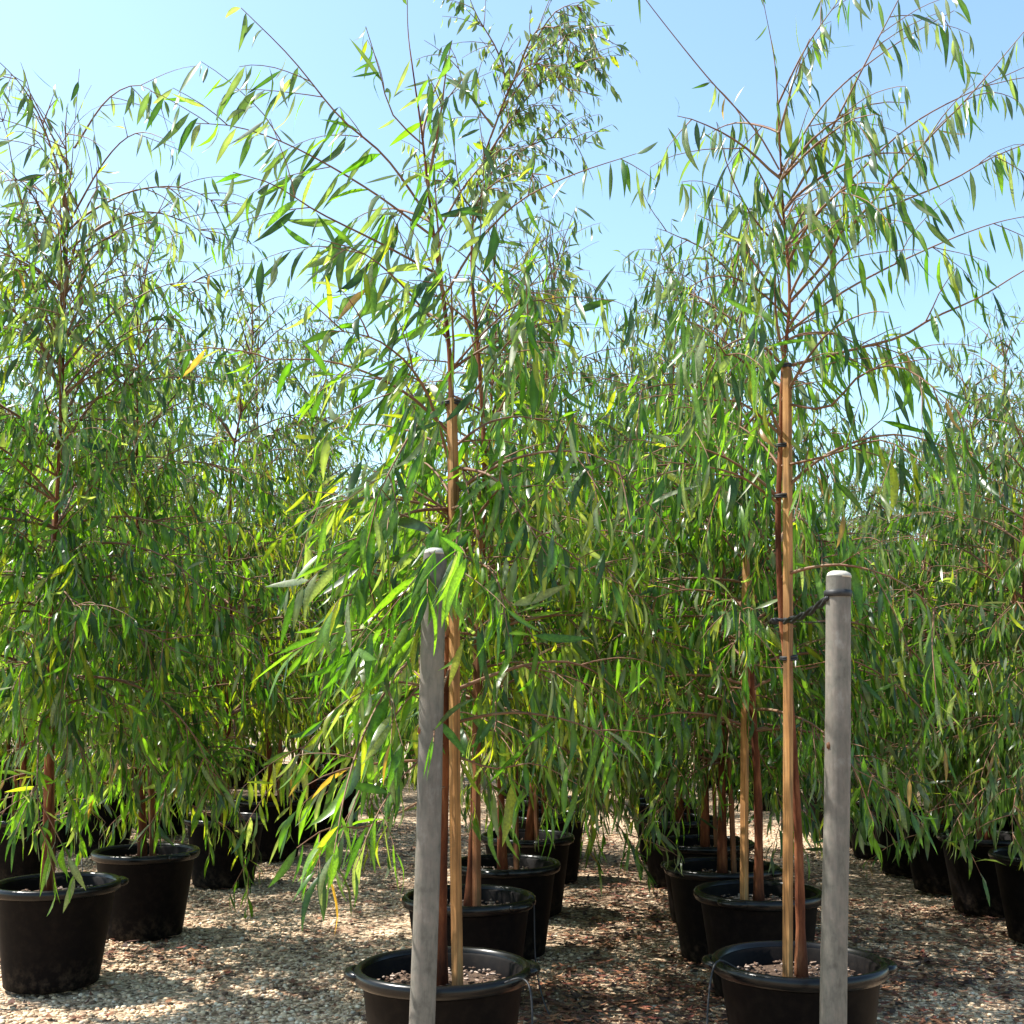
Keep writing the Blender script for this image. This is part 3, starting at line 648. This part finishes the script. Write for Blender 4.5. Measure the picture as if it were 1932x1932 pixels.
# ------------------------------------------------------------------ the two round posts in front
def post(px_top, py_top, px_bot, d, r, label, seed):
    top = at(px_top, py_top, d); bot = at(px_bot, 1932, d)
    k = (top[2] + 0.02) / (top[2] - bot[2]); foot = top + (bot - top) * k
    rng = np.random.RandomState(seed); n = 40; P = np.array([foot + (top - foot) * t for t in np.linspace(0, 1, n)])
    P[:, 0] += 0.0016 * np.sin(np.linspace(0, 9, n) + seed); R = r * (1.05 - 0.06 * np.linspace(0, 1, n)) * (1 + 0.018 * (rng.rand(n) - .5))
    base = foot.copy(); root = thing('timber_post', base, label, 'post', 'round grey posts in front of the pots')
    mb = MB(); th = np.arange(20) * 2 * math.pi / 20; mb.add(*tube(P - base, R, 20, False, 1 + 0.02 * np.sin(th * 3 + seed) + 0.012 * np.sin(th * 7)))
    obj('shaft', mb.mesh('shaft', M['post']), root)
    for kz, ka in ((0.70, -2.6),):              # knots
        i = int(kz * n); c = P[i] - base + R[i] * 0.97 * np.array([math.cos(ka), math.sin(ka), 0])
        kb = MB(); kb.add(IV * np.array([0.007, 0.006, 0.011]) + c, IF); obj('knot', kb.mesh('knot', M['old_stake']), root)
    ax = unit(top - foot); q = top - base; rt = R[-1]
    C = np.array([q - ax * 0.002, q + ax * 0.003, q + ax * 0.009, q + ax * 0.0135, q + ax * 0.015])
    mb = MB(); mb.add(*tube(C, [rt * 1.0, rt * 0.99, rt * 0.9, rt * 0.6, rt * 0.06], 20)); obj('domed_end', mb.mesh('domed_end', M['post_end']), root)
    return foot, top, r
f1, t1, r1 = post(822, 1045, 797, 2.86, 0.0295, 'grey timber post leaning slightly, its top hidden among drooping leaves', 3)
f2, t2, r2 = post(1583, 1088, 1573, 2.9, 0.0305, 'grey timber post with a pale rounded top and black strap', 8)

def band(c, r, h, axis, label_mesh='band'):
    a = np.linspace(0, 2 * math.pi, 25); mb = MB(); prof = [(r, -h), (r + .003, -h), (r + .0036, 0), (r + .003, h), (r, h)]
    V, F = lathe(prof, 24); mb.add(V + np.asarray(c), F); return mb
# strap from the capped post to the trunk
root_p = at(1581, 1120, 2.9)
st = thing('tree_strap', root_p, 'black rubber strap tying the tree to the pale-topped post', 'strap')
obj('band', band((0, 0, 0), r2 * 0.995, 0.008, None).mesh('band', M['rubber']), st)
A = at(1562, 1128, 2.885) - root_p; B = at(1480, 1172, 3.48) - root_p
mb = MB(); tt = np.linspace(0, 1, 26)
for off in (0, math.pi):                                    # two twisted strands
    P = np.array([A + (B - A) * t + DOWN * 0.012 * math.sin(math.pi * t) + 0.0055 * np.array([0.5 * math.cos(14 * t + off), 0, math.sin(14 * t + off)]) for t in tt])
    mb.add(*tube(P, 0.0055, 7))
obj('twisted_strap', mb.mesh('twisted_strap', M['rubber']), st)
a = np.linspace(0, 2 * math.pi, 21); c = at(1476, 1172, 3.525) - root_p; mb = MB()
mb.add(*tube(np.stack([c[0] + 0.034 * np.cos(a), c[1] + 0.03 * np.sin(a), c[2] + 0.004 * np.sin(2 * a)], -1), 0.0055, 7, False)); obj('trunk_loop', mb.mesh('trunk_loop', M['rubber']), st)
kn = at(1462, 1172, 3.49) - root_p; mb = MB(); mb.add(IV * np.array([.012, .011, .013]) + kn, IF); mb.add(*tube([kn, kn + np.array([-.012, -.01, .006])], [.005, .003], 6)); obj('knot', mb.mesh('knot', M['rubber']), st)
# strap on the leaning post
p1 = at(820, 1124, 2.86)
s1 = thing('tree_strap', p1, 'black flat strap on the leaf-covered leaning post', 'strap')
obj('band', band((0, 0, 0), r1 * 1.0, 0.007, None).mesh('band', M['rubber']), s1)
A = at(838, 1105, 2.84) - p1; B = at(846, 1118, 3.43) - p1
mb = MB(); mb.add(*tube(np.array([A + (B - A) * t + DOWN * 0.02 * math.sin(math.pi * t) for t in np.linspace(0, 1, 12)]), 0.006, 6)); obj('twisted_strap', mb.mesh('twisted_strap', M['rubber']), s1)
# wires
def wire(name, P, r, label, cat, mat, group=None):
    P = np.asarray(P, float); b = P[0].copy(); mb = MB(); mb.add(*tube(P - b, r, 6)); return tag(obj(name, mb.mesh(name, mat), None, b), label, cat, group)
wa, wb = at(1575, 1245, 2.93), at(1404, 1250, 4.63)
wire('support_wire', [wa + (wb - wa) * t + DOWN * 0.02 * math.sin(math.pi * t) for t in np.linspace(0, 1, 30)], 0.0017, 'thin rusty wire running back from the pale-topped post to the stake behind', 'wire', M['wire'])
wire('tie_wire', path([(1488, 1173), (1530, 1174), (1578, 1173)], 3.49, 2.935), 0.0018, 'short dark wire below the strap, from stake to pale-topped post', 'wire', M['rubber'])
# drip tubes
def drip(pix_d, label):
    P = smooth_path([at(x, y, d) if z is None else np.array([at(x, y, d)[0], d, z]) for x, y, d, z in pix_d], 6); wire('drip_tube', P, 0.003, label, 'irrigation tube', M['rubber'], 'black drip tubes')
b = POT_AT['C1']
drip([(930, 1805, 3.3, .37), (985, 1800, 3.25, .405), (1003, 1830, 3.2, .36), (1000, 1900, 3.15, .2), (985, 2050, 3.1, .01)], 'thin black tube hanging over the rim of the frontmost middle pot')
drip([(135, 1535, 7.1, .40), (150, 1545, 6.6, .38), (162, 1600, 6.0, .15), (158, 1640, 5.5, .05), (150, 1660, 5.0, .02)], 'thin black tube arching out of the pot at the left edge, rear of the two')
drip([(1060, 1800, 4.9, .01), (1110, 1880, 4.4, .008), (1170, 1932, 4.15, .008), (1220, 1990, 3.9, .008)], 'thin black tube lying across the litter between the two near rows')

b = POT_AT['R1']
drip([(1395, 1830, 3.5, .37), (1352, 1822, 3.45, .402), (1335, 1860, 3.4, .3), (1330, 1950, 3.35, .1), (1320, 2050, 3.3, .01)], 'thin black tube over the rim of the pot behind the pale-topped post')
drip([(990, 1690, 4.5, .37), (1006, 1700, 4.5, .39), (1012, 1760, 4.45, .15), (1040, 1830, 4.35, .01), (1080, 1850, 4.3, .008)], 'thin black tube over the rim of the second pot of the middle row')
# ------------------------------------------------------------------ rows behind
def proto(seed, h, n, palette, leaf, wind=(0, 0, 0), z0=0.45):
    r = random.Random(seed); z = POT_H - 0.08
    T = Tree(seed, [(0, 0, z), (r.uniform(-.03, .03), r.uniform(-.03, .03), z + (h - z) * .3), (r.uniform(-.06, .06), r.uniform(-.06, .06), z + (h - z) * .6), (r.uniform(-.1, .1), r.uniform(-.1, .1), z + (h - z) * .85), (r.uniform(-.12, .12), r.uniform(-.1, .1), h)],
             0.019, leaf, 0.075, palette, wind, thin=0.25)
    T.auto(0.78, 1.7, int(n * .95), 0.8, 0.75, el=(-5, 35), twigs=7, droop=1.5); T.auto(1.7, h - 0.3, int(n * .7), 0.75, 0.32, twigs=5); T.top()
    mb = MB(); [mb.add(v, f) for B in T.branches for v, f in zip([np.concatenate(B.V)], [np.concatenate(B.F)])]
    return T.trunk_mesh(), mb.mesh('branches', M['twig']), leaves_mesh('crown', T.leaves, False)
PROTO = [proto(51, 3.35, 46, 'green', (.09, .16)), proto(52, 3.5, 50, 'yellow', (.08, .15)), proto(53, 3.2, 44, 'grey', (.09, .18), (0, 0, -.7)),
         proto(54, 3.6, 50, 'green', (.09, .16)), proto(55, 3.0, 44, 'grey', (.10, .19), (0, 0, -.8)), proto(56, 3.4, 48, 'yellow', (.09, .15))]
def far_tree(x, y, k, lt, lp, ls, scale=1.0, rz=None, gname='', detail=True):
    rz = rr.uniform(0, 6.283) if rz is None else rz
    t = thing('gum_tree', (x, y, 0), lt, 'tree', 'potted gum trees in rows' if gname == '' else gname + ' trees', rz, 1.0)
    t.scale = (scale ** .5, scale ** .5, scale); t.rotation_euler = (rr.gauss(0, .022), rr.gauss(0, .022), rz)
    tr, br, cr = PROTO[k]
    obj('trunk', tr, t); obj('branches', br, t)['kind'] = 'stuff'; c = obj('crown', cr, t); c['kind'] = 'stuff'
    pot((x, y, 0), lp, 'black plant pots in rows' if gname == '' else gname + ' pots', rr.uniform(0, 6.28), 1.0, detail)
    s = obj('wooden_stake', FAR_STAKE, None, (x + rr.choice((-.05, .05)), y - 0.03, POT_H - 0.09)); s.rotation_euler = (rr.uniform(-.02, .02), rr.uniform(-.02, .02), rr.uniform(0, 3))
    tag(s, ls, 'stake', 'timber stakes in the pots' if gname == '' else gname + ' stakes')
ORD = ['third', 'fourth', 'fifth', 'sixth', 'seventh']
def row(xs, ys, names, start, where, ks, scales):
    for i, (x, y, k, s) in enumerate(zip(xs, ys, ks, scales)):
        o = ORD[start + i]
        far_tree(x, y, k, f'{names} {o} from the front in the {where}', f'black pot {o} from the front in the {where}', f'timber stake in the {o} pot of the {where}', s)
row([-0.03, 0.08, 0.22, 0.26], [5.4, 6.35, 7.35, 8.35], 'gum tree', 0, 'middle row', [3, 1, 0, 2], [0.98, 1.1, 1.2, 1.25])
row([0.92, 0.98, 1.0, 1.05], [5.3, 6.1, 7.15, 8.15], 'gum tree', 0, 'row behind the pale-topped post', [0, 2, 1, 4], [.97, 1.04, 1.15, 1.3])
row([-1.72, -1.66, -1.52, -1.5], [7.2, 8.3, 9.2, 10.2], 'gum tree', 0, 'left row', [5, 0, 3, 1], [1.14, 1.2, 1.22, 1.25])
YR = [5.65, 6.35, 7.0, 7.65, 8.3, 8.95, 9.6]
ON = ['nearest', 'second', 'third', 'fourth', 'fifth', 'sixth', 'seventh']
for i, yy in enumerate(YR):
    far_tree(2.5 + 0.01 * i, yy, [4, 2, 4, 2, 4, 0, 2][i], f'gum tree of hanging grey-green leaves, {ON[i]} along the right edge row', f'black pot {ON[i]} along the right edge row', f'timber stake in the {ON[i]} pot of the right edge row', rr.uniform(.86, .97))
far_tree(-2.94, 7.2, 3, 'gum tree behind the tall left edge tree, in its own outer row', 'black pot seen over the lower left corner pot', 'timber stake in the pot seen over the lower left corner pot', 1.03)
G = 'far nursery rows'
spots = []
for x0 in np.arange(-9.0, 9.6, 1.15):
    for y0 in np.arange(7.6, 15.5, 1.3):
        x = x0 + rr.gauss(0, .06); y = y0 + rr.gauss(0, .15)
        if abs(x) > 0.47 * y + 0.5: continue
        if y < 10.4 and -2.3 < x < 3.0: continue
        if y < 9 and x < -2.3 and abs(x + 2.94) < 0.8 and y < 8: continue
        if 10.4 <= y and (abs(x + 0.75) < 0.35 or abs(x - 1.75) < .35) and y < 13: continue
        spots.append((x, y))
for x, y in [(3.45, 6.3), (3.5, 7.2), (3.5, 8.3), (-4.0, 8.3), (-2.9, 8.5), (4.4, 8.1), (-2.8, 9.6)]: spots.append((x, y))
def zone(x, y):
    side = 'beyond the left row' if x < -2.2 else 'closing the aisle left of the middle row' if x < -0.4 else 'closing the middle row' if x < 0.6 else 'closing the aisle by the pale-topped post' if x < 2.2 else 'behind the right edge row'
    return ('nearer ' if y < 10.5 else 'farther ') , side
for x, y in spots:
    nf, sd = zone(x, y)
    LT, LP, LS = f'gum tree in the {nf}dense mass {sd}', f'black pot in the {nf}dense mass {sd}', f'timber stake in the {nf}dense mass {sd}'
    G = f'{nf}far rows {sd}'
    far_tree(float(x), float(y), rr.choice([0, 1, 2, 3, 5]) if x < 1.5 else rr.choice([0, 2, 4, 4, 2, 1]), LT, LP, LS, rr.uniform(1.0, 1.3) * (0.92 if x > 1.5 else 1.0), None, G, False)
print('far spots', len(spots), 'objects', len(bpy.data.objects), 'near leaves', [len(t[1].leaves) for t in NEAR])
